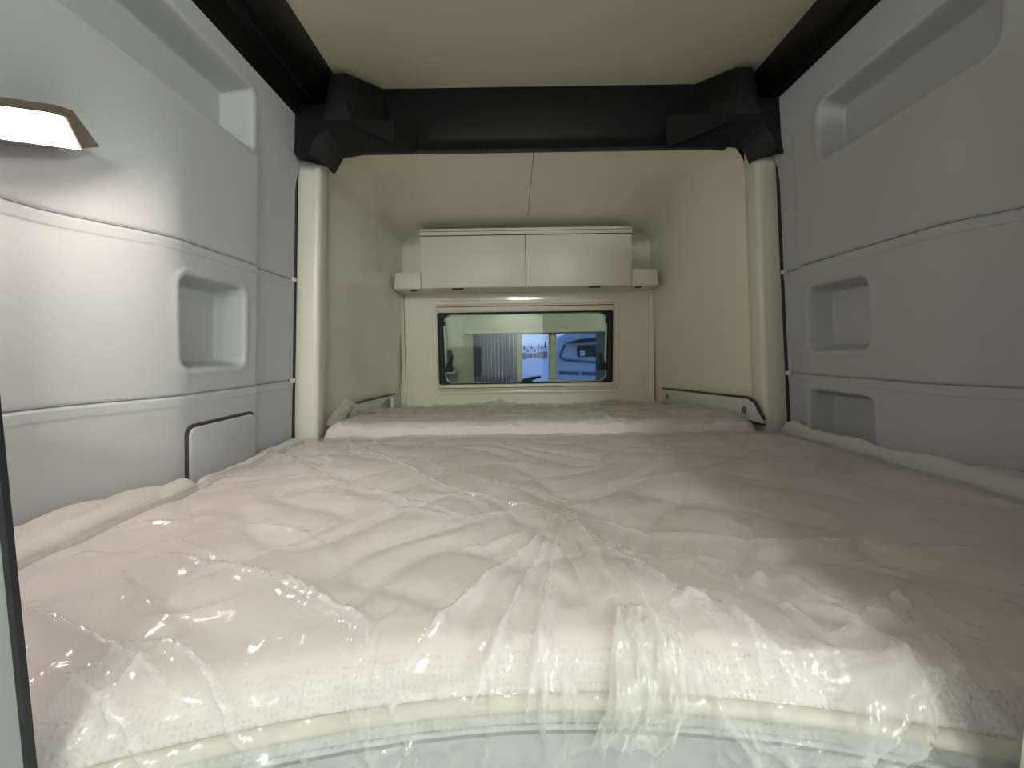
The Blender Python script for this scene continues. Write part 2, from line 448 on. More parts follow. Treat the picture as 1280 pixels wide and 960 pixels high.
rring('pane_rim', (W2[0]+.026, W2[1]-.026, W2[2]+.006, W2[3]-.006), (W2[0]+.036, W2[1]-.036, W2[2]+.012, W2[3]-.012), .05, .045, 2.305, 2.314, mat('clear_rim', (.45,.5,.5), .2), wn)
for s, xe in ((1, W2[0]+.03), (-1, W2[1]-.03)):
    tube('window_stay', [(xe+s*.006, 2.285, 1.46), (xe+s*.012, 2.285, 1.24)], .006, M['white'], wn)
    st = box('stay_bracket', (xe-.012, xe+.012), (2.27, 2.30), (1.455, 1.485), M['rubber'], wn, bevel=.003)
    c = box('catch_body', (min(xe, xe+s*.05), max(xe, xe+s*.05)), (2.262, 2.295), (1.19, 1.215), M['rubber'], wn, bevel=.004)
    prism('catch_lever', [(xe+s*.022, 2.25, 1.20), (xe+s*.048, 2.25, 1.20), (xe+s*.058, 2.25, 1.285), (xe+s*.045, 2.25, 1.29), (xe+s*.028, 2.25, 1.24)], (0, .016, 0), M['rubber'], c, bevel=.003)
    disc('catch_pivot', (xe+s*.03, 2.248, 1.218), (0, 1, 0), .016, .02, M['rubber'], c, n=14)
hb = box('handle_base', (-.030, .018), (2.262, 2.30), (1.096, 1.125), M['rubber'], wn, bevel=.004)
prism('handle_lever', [(-.045,2.25,1.122),(-.048,2.25,1.142),(-.02,2.25,1.148),(.01,2.25,1.155),(.062,2.25,1.160),(.062,2.25,1.150),(.02,2.25,1.138),(.0,2.25,1.125)], (0,.014,0), M['rubber'], hb, bevel=.003)

# -- black beam with end brackets and roof rails
bmr = empty('trim_3', (0, 1.42, 2.0)); props(bmr, 'black moulded cross beam over the mouth of the alcove', 'beam', kind='structure')
sec = [(1.416, 2.21), (1.411, 2.19), (1.405, 2.05), (1.412, 2.028), (1.435, 2.01), (1.49, 2.02), (1.49, 2.25), (1.44, 2.25)]
prism('beam_body', [(-.66, y, z) for y, z in sec], (1.31, 0, 0), M['black'], bmr, bevel=.006)
BY = 1.300
skF = [(365,188),(375,200),(382,202),(385,197),(387,190),(389,182),(393,174),(399,167),(408,161),(436,157),(492,178),(492,150),(365,150)]
skR = [(365,186),(376,199),(403,207),(411,210),(417,214),(419,208),(422,201),(426,196),(432,193),(445,191),(520,190),(520,150),(365,150)]
blF = [(365,186),(365,131),(406,128),(412,91),(430,90),(438,158),(400,164),(388,186)]
P3 = lambda l, y: [on(1, a, b, y) for a, b in l]
for s in (-1, 1):
    mir = lambda L: [np.array([p[0] if s < 0 else -p[0]+.006, p[1], p[2]]) for p in L]
    X = lambda a: .003 + s*a
    # transition wedge between beam and bracket
    v = mir(P3([(480,113)], 1.411)) + mir(P3([(430,92)], BY)) + mir(P3([(430,90)], BY+.01)) + mir(P3([(482,112)], 1.425))
    v += mir(P3([(494,178)], 1.407)) + mir(P3([(438,158)], BY))
    v += [(X(.64),1.40,2.03),(X(.48),1.43,2.03),(X(.50),1.485,2.2),(X(.66),1.485,2.2),(X(.47),1.485,2.03),(X(.66),1.485,2.03)]
    f = [(0,1,2,3),(0,4,5,1),(4,7,6,5),(3,2,9,8),(8,9,11,10),(7,10,11,6),(0,3,8,10,7,4),(1,5,6,11,9,2)]
    pyd('beam_wedge', v, f, M['black'], bmr, bevel=.004)
    # bracket block against the wall
    prism('bracket_block', mir(P3(blF, BY)), (0, .18, 0), M['black'], bmr, bevel=.006)
    # scooped skirt that ends in a cusp
    A = mir(P3(skF, BY-.001)); B = mir(P3(skR, 1.3465)); n = len(A)
    f = [tuple(range(n)), tuple(range(2*n-1, n-1, -1))] + [(i, (i+1) % n, n+(i+1) % n, n+i) for i in range(n)]
    pyd('bracket_skirt', A+B, f, M['black'], bmr)
    q = mir(P3([(383,194)], BY-.006))[0]
    disc('bracket_screw', q, (0, 1, 0), .007, .01, M['rail'], bmr, n=12)
    rl = empty('trim_4' if s < 0 else 'trim_5', (s*.76, .5, 2.08))
    props(rl, ('left' if s < 0 else 'right') + ' black roof rail running from the beam along the ceiling edge', 'rail', kind='structure')
    ro, zo, ri = (.780, 2.048, .663) if s < 0 else (.766, 2.018, .704)
    dz = (2.205-zo)/.21
    prof = [(ro+.2, zo+.004), (ro, zo)] + [(ro + (ri-ro)*a, zo+.21*b*dz) for a, b in ((.12,.14),(.30,.38),(.48,.42),(.52,.52),(.78,.56),(1,.93),(1,1))] + [(ro+.2, 2.205)]
    prism('rail_body', [(s*a, -2.59, z) for a, z in prof], (0, 2.59+1.42, 0), M['rail'], rl, bevel=.003)
    tube('rail_bead', [(s*(ro+(ri-ro)*.42), yy, zo+.21*.42*dz) for yy in (-2.5, 1.36)], .006, M['black'], rl)

# -- partitions either side of the bed front
pl = empty('wall_partition_left', (-.75, .28, 0)); props(pl, 'grey partition panel with black edging at the bottom left', 'partition', kind='structure')
pa, pb = on(1, 0, 490, .254), on(1, 47, 960, .254)     # the free edge leans very slightly
xe = lambda z: float(pb[0] + (pa[0]-pb[0])*(z-pb[2])/(pa[2]-pb[2]))
prism('partition_panel', [(-1.0, .2505, 0), (xe(0)-.003, .2505, 0), (xe(1.36)-.003, .2505, 1.36), (-1.0, .2505, 1.36)], (0, .003, 0), M['partition'], pl)
prism('edge_strip', [(xe(0)-.0045, .250, 0), (xe(0), .250, 0), (xe(1.362), .250, 1.362), (xe(1.362)-.0045, .250, 1.362)], (0, .004, 0), M['edge'], pl)
pr = empty('wall_partition_right', (.65, .28, 0)); props(pr, 'pale partition edge at the bottom right corner', 'partition', kind='structure')
xe = float(on(1, 1271, 950, .254)[0])
box('partition_panel', (xe, 1.0), (.244, .254), (0, 2.0), M['partition_light'], pr, bevel=.004)

# ================================================================== OBJECTS
# -- bed base
bb = empty('bed_base', (0, 1.2, 0)); props(bb, 'pale grey bed platform under the mattresses', 'bed base')
box('platform', (-.72, .70), (.36, 2.25), (.78, .84), M['base'], bb)
xs = np.linspace(-.5, .302, 40)
FC = -.06
def yfront(x): return .340 - .42*(x-FC)**2*np.clip(1.6-np.abs(x-FC)*1.3, .25, 1)
P = np.array([[(x, yfront(x)+.004, z) for z in (0.0, .45, .938)] + [(x, yfront(x)+.05, .938)] for x in xs])
grid('front_panel', P, M['base'], bb, sharp=40)

# -- main mattress
XW = .80
def quilt(x, y, seed=3):
    wx = x + .035*np.sin(y*11+1) + .03*(vnoise(x*5, y*5, seed)-.5); wy = y + .04*np.sin(x*9+.5) + .03*(vnoise(x*5+9, y*5, seed+1)-.5)
    u = wx/.23 + .42*np.sin(wy*2*math.pi/.36); v = wy/.21 + .40*np.sin(wx*2*math.pi/.42+1)
    du = np.abs(u-np.round(u))*.23; dv = np.abs(v-np.round(v))*.21
    d = np.minimum(du, dv)
    return .0085*(1-np.exp(-d/.033)) + .003*(fbm(x*9, y*9, seed+3)-.45)
def mattress_param(x, s, r=.044, ztop=1.020):
    """s>=0: metres from the front rounding backwards; s<0: round the front edge and down"""
    yf = yfront(x)
    q = r*math.pi/2
    a = np.clip(-s/r, 0, math.pi/2)
    y = np.where(s >= 0, yf + r + s, yf + r - r*np.sin(a))
    z = np.where(s >= 0, ztop, ztop - r + r*np.cos(a))
    ex = np.clip(-s-q, 0, None); z = z - ex
    ny = np.where(s >= 0, 0, -np.sin(a)); nz = np.where(s >= 0, 1, np.cos(a))
    return y, z, ny, nz
BACK = 1.285
def edge_drop(x, y):
    ex = np.clip((np.abs(x) - (XW-.05))/.05, 0, 1); ey = np.clip((y-(BACK-.05))/.05, 0, 1)
    return -.05*(1-np.sqrt(np.clip(1-ex*ex, 0, 1))) - .04*(1-np.sqrt(np.clip(1-ey*ey, 0, 1)))
mt = empty('mattress', (0, .8, .89)); props(mt, 'large white quilted mattress filling the foreground of the bed', 'mattress')
x = np.concatenate([[-XW], np.linspace(-XW+.002, XW-.002, 270), [XW]]); s = np.concatenate([np.linspace(-.078, -.069, 4)[:-1], np.linspace(-.069, 0, 14)[:-1], np.linspace(0, 1.0, 190)])
X, Sg = np.meshgrid(x, s, indexing='ij')
Y, Z, NY, NZ = mattress_param(X, Sg)
# beyond s~0.9 the row ends at the back edge
Y = np.where(Sg > 0, yfront(X)+.044 + (BACK - yfront(X)-.044)*Sg/1.0, Y)
H = quilt(X, Y)*sm(0, .07, Sg) + edge_drop(X, Y)*(Sg > -.02)
H = np.where(Sg < -.02, edge_drop(X, Y*0), H)
P = np.stack([X, Y + NY*H, Z + NZ*H], -1)
P[:, :, 2] = np.where(np.abs(X) > XW-.0005, np.minimum(P[:, :, 2], .90), P[:, :, 2])
lastrow = P[:, -1:, :].copy(); lastrow[..., 2] = .86; P = np.concatenate([P, lastrow], 1)
kf = 12
grid('quilted_cover', P[:, kf:], M['fabric'], mt)
grid('front_border', P[:, :kf+1], M['front'], mt)
xs = np.linspace(-XW+.01, XW-.01, 80)
tube('piping', [(q, yfront(q)-.004, .978) for q in xs], .0075, M['piping'], mt)
P = np.array([[(q, yfront(q)+.006+.004*math.sin(k*math.pi/5), .975-.03*k/5) for k in range(6)] for q in xs])
grid('mesh_border', P, M['border'], mt)
tube('lower_seam', [(q, yfront(q)+.006, .944) for q in xs], .003, M['border'], mt)

# -- left side mattress strip
def strip(name, label, x0, x1, y0, y1, ztop, zbot, m, seed, amp=1.0, r=.03, nx=40, ny=150, cover='cover'):
    root = empty(name, (x0, (y0+y1)/2, zbot)); props(root, label, 'mattress' if 'mattress' in name else 'cushion')
    u = np.linspace(0, 1, nx); v = np.linspace(0, 1, ny)
    U, V = np.meshgrid(u, y0+(y1-y0)*v, indexing='ij')
    sd = -1 if x0 < 0 else 1
    xo = wall_out(V, V*0+.90, sd)-.016; xin = x0
    dx = np.minimum(U, 1-U)*(xo-abs(xin)); U = sd*(abs(xin) + (xo-abs(xin))*(U if sd > 0 else 1-U)); dy = np.minimum(V-y0, y1-V)
    ed = lambda d: r*(1-np.sqrt(np.clip(1-np.clip(1-d/r, 0, 1)**2, 0, 1)))
    Z = ztop + amp*quilt(U, V, seed) - ed(dx) - ed(dy)
    P = np.stack([U, V, Z], -1)
    # skirt all round
    lo = P.copy(); lo[..., 2] = zbot
    P = np.concatenate([lo[:1], P, lo[-1:]], 0); lo = P.copy(); lo[..., 2] = zbot
    P = np.concatenate([lo[:, :1], P, lo[:, -1:]], 1)
    grid(cover, P, m, root)
    return root
strip('side_mattress', 'ribbed white mattress strip between the left wall and the main mattress', -.808, 0, .30, .862, 1.032, .86, M['fabric_side'], 11)
strip('wall_cushion', 'small pale cushion edge below the closed flap on the left wall', -.808, 0, .868, 1.32, 1.02, .86, M['fabric_side'], 13, amp=.6)
rs = strip('side_cushion', 'long puffy grey cushion strip along the right wall', .808, 0, .32, 1.32, 1.05, .86, M['fabric_grey'], 17, amp=1.2, r=.028)

# -- back mattress
bk = empty('back_mattress', (0, 1.8, .86)); props(bk, 'white mattress section in the alcove under the window', 'mattress')
x = np.linspace(-.745, .72, 150); y = np.linspace(1.292, 2.272, 120)
X, Y = np.meshgrid(x, y, indexing='ij')
def back_top(X, Y):
    zt = 1.062 - .072*sm(1.4, 2.27, Y)
    ef = np.clip(1-(Y-1.292)/.045, 0, 1); eb = np.clip(1-(2.272-Y)/.05, 0, 1)
    ex = np.clip(1-np.minimum(X+.745, .72-X)/.05, 0, 1)
    rr = lambda e: 1-np.sqrt(np.clip(1-e*e, 0, 1))
    return zt - .045*rr(ef) - .05*rr(eb) - .04*rr(ex)
Z = back_top(X, Y) + .7*quilt(X, Y, 23)
P = np.stack([X, Y, Z], -1)
lo = P.copy(); lo[..., 2] = .86; P = np.concatenate([lo[:, :1], P, lo[:, -1:]], 1)
grid('cover', P, M['fabric'], bk)

# -- clear polythene sheet over the main mattress
def seg_field(px, py, pts, wd, h, ends=.06):
    """tent-like crease along a polyline"""
    wd = wd*.6
    best = np.full(px.shape, 9.0); pos = np.zeros(px.shape); tot = 0
    L = [math.dist(pts[i], pts[i+1]) for i in range(len(pts)-1)]; T = sum(L)
    for i in range(len(pts)-1):
        a = np.array(pts[i]); b = np.array(pts[i+1]); d = b-a; l2 = d@d
        t = np.clip(((px-a[0])*d[0] + (py-a[1])*d[1])/l2, 0, 1)
        dd = np.hypot(px-a[0]-t*d[0], py-a[1]-t*d[1])
        m_ = dd < best; best = np.where(m_, dd, best); pos = np.where(m_, tot + t*L[i], pos); tot += L[i]
    fall = np.clip(pos/ends, 0, 1)*np.clip((T-pos)/ends, 0, 1)
    fall = np.sqrt(fall)
    return h*fall*np.exp(-best/wd)
CREASES = [  # photo polylines, height, width (metres)
 ([(428,548),(560,608),(692,640)], .012, .012), ([(452,548),(600,600),(716,626)], .010, .010),
 ([(330,560),(420,600),(580,644),(690,645)], .010, .009), ([(380,612),(480,628),(590,650)], .008, .008),
 ([(555,690),(640,672),(696,652)], .010, .008), ([(696,652),(600,730),(505,800)], .012, .008),
 ([(696,652),(640,755),(575,830)], .012, .008), ([(698,655),(678,760),(648,840)], .012, .008),
 ([(700,655),(690,740),(672,850)], .008, .006),
 ([(716,650),(770,690),(850,738),(965,782)], .012, .008), ([(705,640),(830,667),(1000,674),(1279,694)], .008, .008),
 ([(720,660),(790,720),(860,860)], .010, .008), ([(720,656),(790,690),(855,712)], .012, .008),
 ([(30,758),(150,812),(250,840)], .014, .010), ([(200,690),(350,722),(475,778)], .012, .009),
 ([(180,790),(270,820),(330,885)], .012, .008), ([(90,690),(230,700),(340,725),(420,760)], .009, .010),
 ([(45,830),(150,850),(240,905)], .012, .009), ([(330,735),(250,760),(160,768)], .008, .01),
 ([(690,620),(760,600),(860,590),(960,560)], .006, .012), ([(560,560),(640,575),(700,560),(800,570)], .005, .012),
 ([(830,690),(905,700),(940,760)], .007, .012), ([(930,690),(960,730),(1020,790)], .007, .014), ([(1020,790),(1100,760),(1180,705)], .006, .012),
 ([(850,790),(940,840),(1060,925)], .014, .010), ([(870,770),(980,790),(1140,800)], .010, .009),
 ([(900,820),(1010,860),(1110,930)], .012, .008), ([(1140,805),(1080,860),(1040,930)], .012, .010),
 ([(1140,810),(1180,860),(1230,920)], .008, .010), ([(760,755),(880,800),(960,870)], .010, .008),
 ([(430,800),(450,850),(445,900)], .012, .008), ([(480,790),(500,850),(440,910)], .010, .007),
 ([(100,940),(140,880),(150,870)], .012, .01), ([(560,640),(620,700),(690,655)], .006, .01),
 ([(250,600),(330,590),(400,600)], .005, .012), ([(120,660),(260,645),(380,660),(430,700)], .007, .012),
]
r_ = random.Random(5)
for k in range(26):                                    # small random rucks
    a = (r_.uniform(120, 1150), r_.uniform(570, 860)); an = r_.uniform(-.5, .9); L = r_.uniform(25, 90)
    CREASES.append(([a, (a[0]+L*math.cos(an)*.5, a[1]+L*.5*math.sin(an)+3), (a[0]+L*math.cos(an), a[1]+L*math.sin(an))], r_.uniform(.004, .009), r_.uniform(.005, .009)))
CW = []
for pts, h, wd in CREASES:
    CW.append(([tuple(on(2, a, b, 1.04)[:2]) for a, b in pts], h, wd))
x = np.linspace(-.804, .804, 520)
s = np.concatenate([np.linspace(-.20, 0, 80)[:-1], np.linspace(0, 1.0, 330)])
X, Sg = np.meshgrid(x, s, indexing='ij')
Y, Z, NY, NZ = mattress_param(X, Sg, r=.047, ztop=1.023)
yf = yfront(X)
Y = np.where(Sg > 0, yf+.047 + (BACK+.004 - yf-.047)*Sg, Y)
Yc = np.where(Sg > 0, Y, yf+.047+Sg)                  # unrolled coordinate
q0 = quilt(X, Y)*sm(0, .07, Sg)
Wr = np.zeros(X.shape)
for pts, h, wd in CW: Wr = np.maximum(Wr, seg_field(X, Yc, pts, wd, h)) + .25*np.minimum(Wr, seg_field(X, Yc, pts, wd, h))
# crumple: fine everywhere, strong at the front right corner and round the front edge
fr = np.exp(-(((X-.22)/.20)**2 + ((Yc-.33)/.12)**2)); edge = sm(.10, -.02, Sg)*.0
edge = 1 - sm(-.06, .10, Sg)
wx = X + .03*vnoise(X*12, Yc*12, 31); wy = Yc + .03*vnoise(X*12+5, Yc*12, 32)
cr1 = ridged(wx*9 + wy*3, wy*14 - wx*4, 41, 7); cr2 = ridged(wx*28, wy*28, 43, 5); cr3 = ridged(wx*36, Yc*9, 47, 7)
Wr = Wr + .0030*cr1 + .0014*cr2*(.2+fbm(X*4, Yc*4, 51)) + fr*(.006*cr1 + .005*cr2 + .003*ridged(wx*55+wy*20, wy*50, 49, 4)) + edge*(.008*cr3 + .003*cr2)
ridge_bias = .0055 + .009*sm(-.045, -.062, Sg)
H = q0 + edge_drop(np.clip(X, -XW+.004, XW-.004), Y)*.55*(Sg > -.02) + ridge_bias + Wr
H = np.where(Sg < -.02, np.maximum(q0, 0) + ridge_bias + Wr, H)
P = np.stack([X, Y + NY*H, Z + NZ*H], -1)
sh = grid('plastic_sheet', P, M['film'])
add_fold(sh, np.clip((Wr-.002)/.012, 0, 1)**2*(1-.35*edge))
props(sh, 'clear crinkled plastic sheet stretched over the large front mattress', 'plastic sheet')
SHEET = (X, Yc, P)

# -- clear film on the alcove mattress
x = np.linspace(-.735, .700, 330); y = np.linspace(1.30, 2.262, 220)
X, Y = np.meshgrid(x, y, indexing='ij')
wx = X + .05*vnoise(X*8, Y*8, 61); wy = Y + .05*vnoise(X*8+3, Y*8, 62)
Wr = .010*ridged(wx*6+wy*3, wy*7-wx*2, 63, 6) + .006*ridged(wx*16, wy*12, 64, 5) + .022*np.exp(-(((X+.17)/.10)**2+((Y-2.2)/.05)**2)) + .02*np.exp(-(((X-.42)/.16)**2+((Y-2.05)/.12)**2))
for pts, h, wd in [([(470,520),(560,507),(640,505)], .016, .02), ([(600,505),(560,520),(545,530)], .016, .014), ([(430,540),(470,522),(500,512)], .02, .02), ([(760,515),(800,520),(850,512)], .014, .016)]:
    Wr = np.maximum(Wr, seg_field(X, Y, [tuple(on(2, a, b, 1.05)[:2]) for a, b in pts], wd, h))
# bunched up end at the left jamb
Wr = Wr + .05*np.exp(-(((X+.70)/.06)**2 + ((Y-1.42)/.10)**2))*(.5+ridged(wx*22, wy*22, 66, 3))
Z = back_top(np.clip(X, -.74, .715), Y) + .7*quilt(X, Y, 23) + .004 + Wr
P = np.stack([X, Y, Z], -1)
props(grid('plastic_cover', P, M['film_back']), 'clear plastic wrap over the alcove mattress under the window', 'plastic sheet')

# -- packing tape on the sheet
def tape_strip(name, label, quad, off, seed, n=40, crum=.002):
    """quad: four photo points (tl, tr, br, bl) on the mattress top"""
    c = [on(2, a, b, 1.04)[:2] for a, b in quad]
    u = np.linspace(0, 1, n); v = np.linspace(0, 1, n)
    U, V = np.meshgrid(u, v, indexing='ij')
    p = [(1-U)*(1-V)*c[0][k] + U*(1-V)*c[1][k] + U*V*c[2][k] + (1-U)*V*c[3][k] for k in (0, 1)]
    Xs, Yc, Ps = SHEET
    xi = np.clip(np.round((p[0]+.804)/1.608*519).astype(int), 0, 519)
    rows = Yc[xi.reshape(-1)]
    j = np.argmin(np.abs(rows - p[1].reshape(-1, 1)), 1)
    zz = Ps[xi.reshape(-1), j, 2].reshape(U.shape)
    yy = np.minimum(Ps[xi.reshape(-1), j, 1].reshape(U.shape), p[1]) if False else Ps[xi.reshape(-1), j, 1].reshape(U.shape)
    k = np.ones(5)/5
    for _ in range(2):
        zz = np.apply_along_axis(lambda a: np.convolve(np.pad(a, 2, 'edge'), k, 'valid'), 0, zz)
        zz = np.apply_along_axis(lambda a: np.convolve(np.pad(a, 2, 'edge'), k, 'valid'), 1, zz)
        yy = np.apply_along_axis(lambda a: np.convolve(np.pad(a, 2, 'edge'), k, 'valid'), 1, yy)
    H = off + crum*ridged(U*7+3, V*9, seed, 4)
    P = np.stack([p[0], yy - H*.3, zz + H], -1)
    o = grid(name, P[::-1], M['tape']); props(o, label, 'tape'); return o
tape_strip('packing_tape', 'small square of clear packing tape at the centre of the bed', [(677,624),(718,625),(722,652),(680,650)], .005, 71)
tape_strip('packing_tape', 'long pale strip of tape running down from the small square', [(684,650),(722,648),(778,742),(742,756)], .005, 72)
tape_strip('packing_tape', 'wide crinkled tape patch over the front edge of the mattress', [(768,748),(850,775),(856,868),(752,868)], .006, 73, n=60, crum=.004)

# -- wall cabinet above the window
cb = empty('wall_cabinet', (-.02, 2.17, 1.636)); props(cb, 'low white two door wall cabinet above the window', 'cabinet')
ZB, ZT = 1.636, 1.913
box('body', (-.572, .528), (2.10, 2.278), (ZB, ZT+.012), M['cabinet'], cb)
for a, b in ((-.570, -.0255), (-.0215, .526)):
    d = box('door', (a, b), (2.08, 2.098), (ZB+.002, ZT-.012), M['cabinet'], cb, bevel=.002)
    xm = a + .19 if a < -.3 else b - .19
    tube('finger_catch', [(xm-.03, 2.087, ZB-.002), (xm+.03, 2.087, ZB-.002)], .006, M['dark'], d)
box('fascia', (-.572, .528), (2.079, 2.10), (ZT-.007, ZT+.010), M['cabinet'], cb, bevel=.001)
box('top_cornice', (-.572, .528), (2.085, 2.278), (ZT+.013, ZT+.028), M['cabinet'], cb, bevel=.004)
box('shadow_gap', (-.569, .525), (2.085, 2.10), (ZT-.014, ZT+.014), M['dark'], cb)
box('shadow_gap', (-.026, -.021), (2.084, 2.10), (ZB+.004, ZT-.01), M['dark'], cb)
for s, nm in ((-1, 'left'), (1, 'right')):
    c = -.022
    se = empty('corner_shelf', (c+s*.62, 2.17, 1.637)); props(se, 'small ivory corner shelf at the %s end of the cabinet' % nm, 'shelf')
    x0, x1 = c+s*.552, c+s*.692
    prism('shelf_front', [(x0,2.082,ZB+.001),(x1,2.082,ZB+.001),(c+s*.680,2.082,ZB+.084),(x0,2.082,ZB+.084)], (0,.19,0), M['cabinet'], se, bevel=.002)
    disc('spot_recess', (c+s*.60, 2.13, ZB-.004), (0,0,1), .018, .006, M['dark'], se, n=16)

# -- guard rails on the alcove side walls
def guard(nm, side, label, y0, y1, za, zb, ztilt):
    g = empty('guard_rail', (side*.77, (y0+y1)/2, za)); props(g, label, 'guard rail')
    def wx(y):
        t = (y-YJ)/(YR-YJ); return -.012 + side*(.788*(1-t)+.742*t - .018)
    n = 24
    pr = []
    L = y1-y0
    out = [(y0, za), (y0+.06, za-.0), (y1, za+ztilt), (y1, zb+ztilt-.01), (y1-.012, zb+ztilt), (y0+.085, zb), (y0+.05, zb-.012), (y0, za+.012)]
    th = side*-.008
    prism('board', [(wx(y), y, z) for y, z in out], (th, 0, 0), M['white'], g, bevel=.002)
    tube('top_edge', [(wx(y)+th*.5, y, z+.002) for y, z in (out[7], out[6], out[5], out[4], out[3])], .0055, M['dark'], g, n=8)
    tube('bottom_edge', [(wx(y)+th*.5, y, z-.002) for y, z in (out[0], out[1], out[2])], .005, M['dark'], g, n=8)
    for y, f in ((y0+.10, .5), (y1-.07, .5)):
        z = za*(1-f) + zb*f + ztilt*(y-y0)/L
        disc('bolt', (wx(y)+th-.0, y, z), (th, 0, 0), .013, .004, M['steel'], g, n=16)
guard('r', 1, 'white guard board with dark edges and two bolts on the right alcove wall', 1.33, 2.13, 1.040, 1.118, -.03)
guard('l', -1, 'white guard board with dark top edge on the left alcove wall', 1.56, 2.12, 1.03, 1.092, -.01)
lg = bpy.data.objects['guard_rail.001']
box('bracket_post', (-.738, -.722), (2.02, 2.05), (1.0, 1.075), M['white'], lg, bevel=.003)

# -- reading lamp on the left wall
lp = empty('wall_lamp', (-.93, .72, 1.66)); props(lp, 'lit wall lamp with bronze frame on the left wall', 'lamp')
def LX(a, b, xx): return on(0, a, b, xx)
XT, XB = -.774, -.818                                  # the lens leans out at the top and shines down onto the bed
fr_o = [LX(-150, 98, XT), LX(70, 131, XT), LX(92, 138, XT), LX(126, 184, XB), LX(112, 187, XB)]
fr_i = [LX(-150, 112, XT), LX(66, 142, XT), LX(82, 147, XT), LX(102, 186, XB)]
prism('frame', fr_o[:4] + fr_i[::-1], (-.025, 0, .004), M['bronze'], lp, bevel=.002)
lens_pts = [LX(-150, 112, XT-.008), LX(66, 142, XT-.008), LX(82, 147, XT-.008), LX(101, 187, XB-.004), LX(-150, 152, XB-.004)]
prism('lens', lens_pts, (-.001, 0, 0), M['lens'], lp)
prism('lens_body', [p + np.array([-.0015, 0, 0]) for p in lens_pts], (-.012, 0, 0), M['white'], lp)
prism('back_plate', [p + np.array([-.014, 0, .002]) for p in lens_pts], (-.07, 0, 0), M['bronze'], lp)

# -- ceiling lamps of the living area
for k, (xx, yy) in enumerate(((.20, -1.50), (.0, -2.30))):
    cl = empty('ceiling_lamp', (xx, yy, 2.17)); props(cl, 'round flush ceiling lamp behind the viewer, %s' % ['the one nearer to the bed', 'the one farther from the bed'][k], 'lamp', 'living area ceiling lamps')
    disc('lamp_rim', (xx, yy, 2.199), (0, 0, -1), .12, .02, M['white'], cl, n=32, bevel=.003)
    P = np.array([[(xx+.11*math.cos(a)*math.cos(b), yy+.11*math.cos(a)*math.sin(b), 2.180-.075*math.sin(a)) for b in np.linspace(0, -2*math.pi, 33)] for a in np.linspace(0, math.pi/2-.01, 9)])
    grid('diffuser', P, M['diffuser'], cl)

# -- round lamp on the right wall of the living area
rl = empty('round_lamp', (.985, -.5, 1.68)); props(rl, 'round domed lamp on the right wall behind the viewer', 'lamp')
disc('lamp_rim', (.985, -.5, 1.68), (-1, 0, 0), .13, .02, M['white'], rl, n=32, bevel=.003)
P = np.array([[(.966-.075*math.sin(a), -.5+.115*math.cos(a)*math.cos(b), 1.68+.115*math.cos(a)*math.sin(b)) for b in np.linspace(0, -2*math.pi, 33)] for a in np.linspace(0, math.pi/2-.01, 9)])
grid('diffuser', P, M['diffuser_wall'], rl)

# ================================================================== BEYOND THE WINDOW: showroom and snowy yard
YS = 6.0
def X6(px): return float(on(1, px, 440, YS)[0])
def Z6(py): return float(on(1, 660, py, YS)[2])
ws = empty('wall_showroom', (0, YS, -.6)); props(ws, 'pale green showroom wall beyond the alcove window', 'wall', kind='structure')
zt = Z6(416); zl = -.2
opens = [(X6(592), X6(646)), (X6(651), X6(688)), (X6(694), X6(757))]
xl = [-6.0] + [q for o in opens for q in o] + [6.0]
for k in range(0, 8, 2):
    box('pier', (xl[k], xl[k+1]), (YS, YS+.12), (zl, zt), M['roomwall'] if k in (0, 6) else M['frame2'], ws)
box('header', (-6, 6), (YS, YS+.12), (zt, 3.2), M['roomwall'], ws)
box('header_moulding', (-.8, 2.0), (YS-.05, YS), (zt, zt+.035), M['frame2'], ws)
box('sill', (-6, 6), (YS, YS+.12), (-.6, zl), M['roomwall'], ws)
for nm, q in (('left', (-6.1, -6, -5, YS)), ('right', (6, 6.1, -5, YS)), ('end', (-6, 6, -5.1, -5))):
    props(box('wall_showroom_'+nm, q[:2], q[2:], (-.6, 3.2), M['roomwall']), 'outer %s wall of the showroom hall' % nm, 'wall', kind='structure')
fs = box('floor_showroom', (-6, 6), (-5, YS), (-.65, -.6), M['roomwall']); props(fs, 'showroom floor beyond the window', 'floor', kind='structure')
cs = box('ceiling_showroom', (-6, 6), (-5, YS+.12), (3.2, 3.25), M['roomwall']); props(cs, 'showroom ceiling beyond the window', 'ceiling', kind='structure')
for k, (a, b) in enumerate(opens):
    g = empty('window_%d' % (k+2), (a, YS+.06, zl)); props(g, ['showroom window behind the slatted blind', 'middle showroom window showing the snowy valley', 'showroom window in front of the parked caravan'][k], 'window', kind='structure')
    box('pane', (a, b), (YS+.055, YS+.06), (zl, zt), M['glass'], g)
    for xx in (a, b-.02): box('frame_side', (xx, xx+.02), (YS+.03, YS+.09), (zl, zt), M['frame2'], g)
    box('frame_top', (a, b), (YS+.03, YS+.09), (zt-.02, zt), M['frame2'], g)
vb = empty('vertical_blind', (opens[0][0], YS-.06, zl)); props(vb, 'blue grey vertical slat blind in the left showroom window', 'blind')
n = 12; a, b = opens[0]; wv = (b-a)/n
me = None
for k in range(n):
    xx = a + wv*(k+.5)
    v = [(-wv*.46,-.02,0),(wv*.46,.02,0),(wv*.46,.02,zt-zl),(-wv*.46,-.02,zt-zl),(-wv*.46,-.016,0),(wv*.46,.024,0),(wv*.46,.024,zt-zl),(-wv*.46,-.016,zt-zl)]
    f = [(0,1,2,3),(7,6,5,4),(0,4,5,1),(1,5,6,2),(2,6,7,3),(3,7,4,0)]
    if me is None:
        o = pyd('slat', v, f, M['blind'], vb); me = o.data
    else:
        o = link('slat', me, M['blind'], vb)
    o.location = (xx, YS-.05, zl)
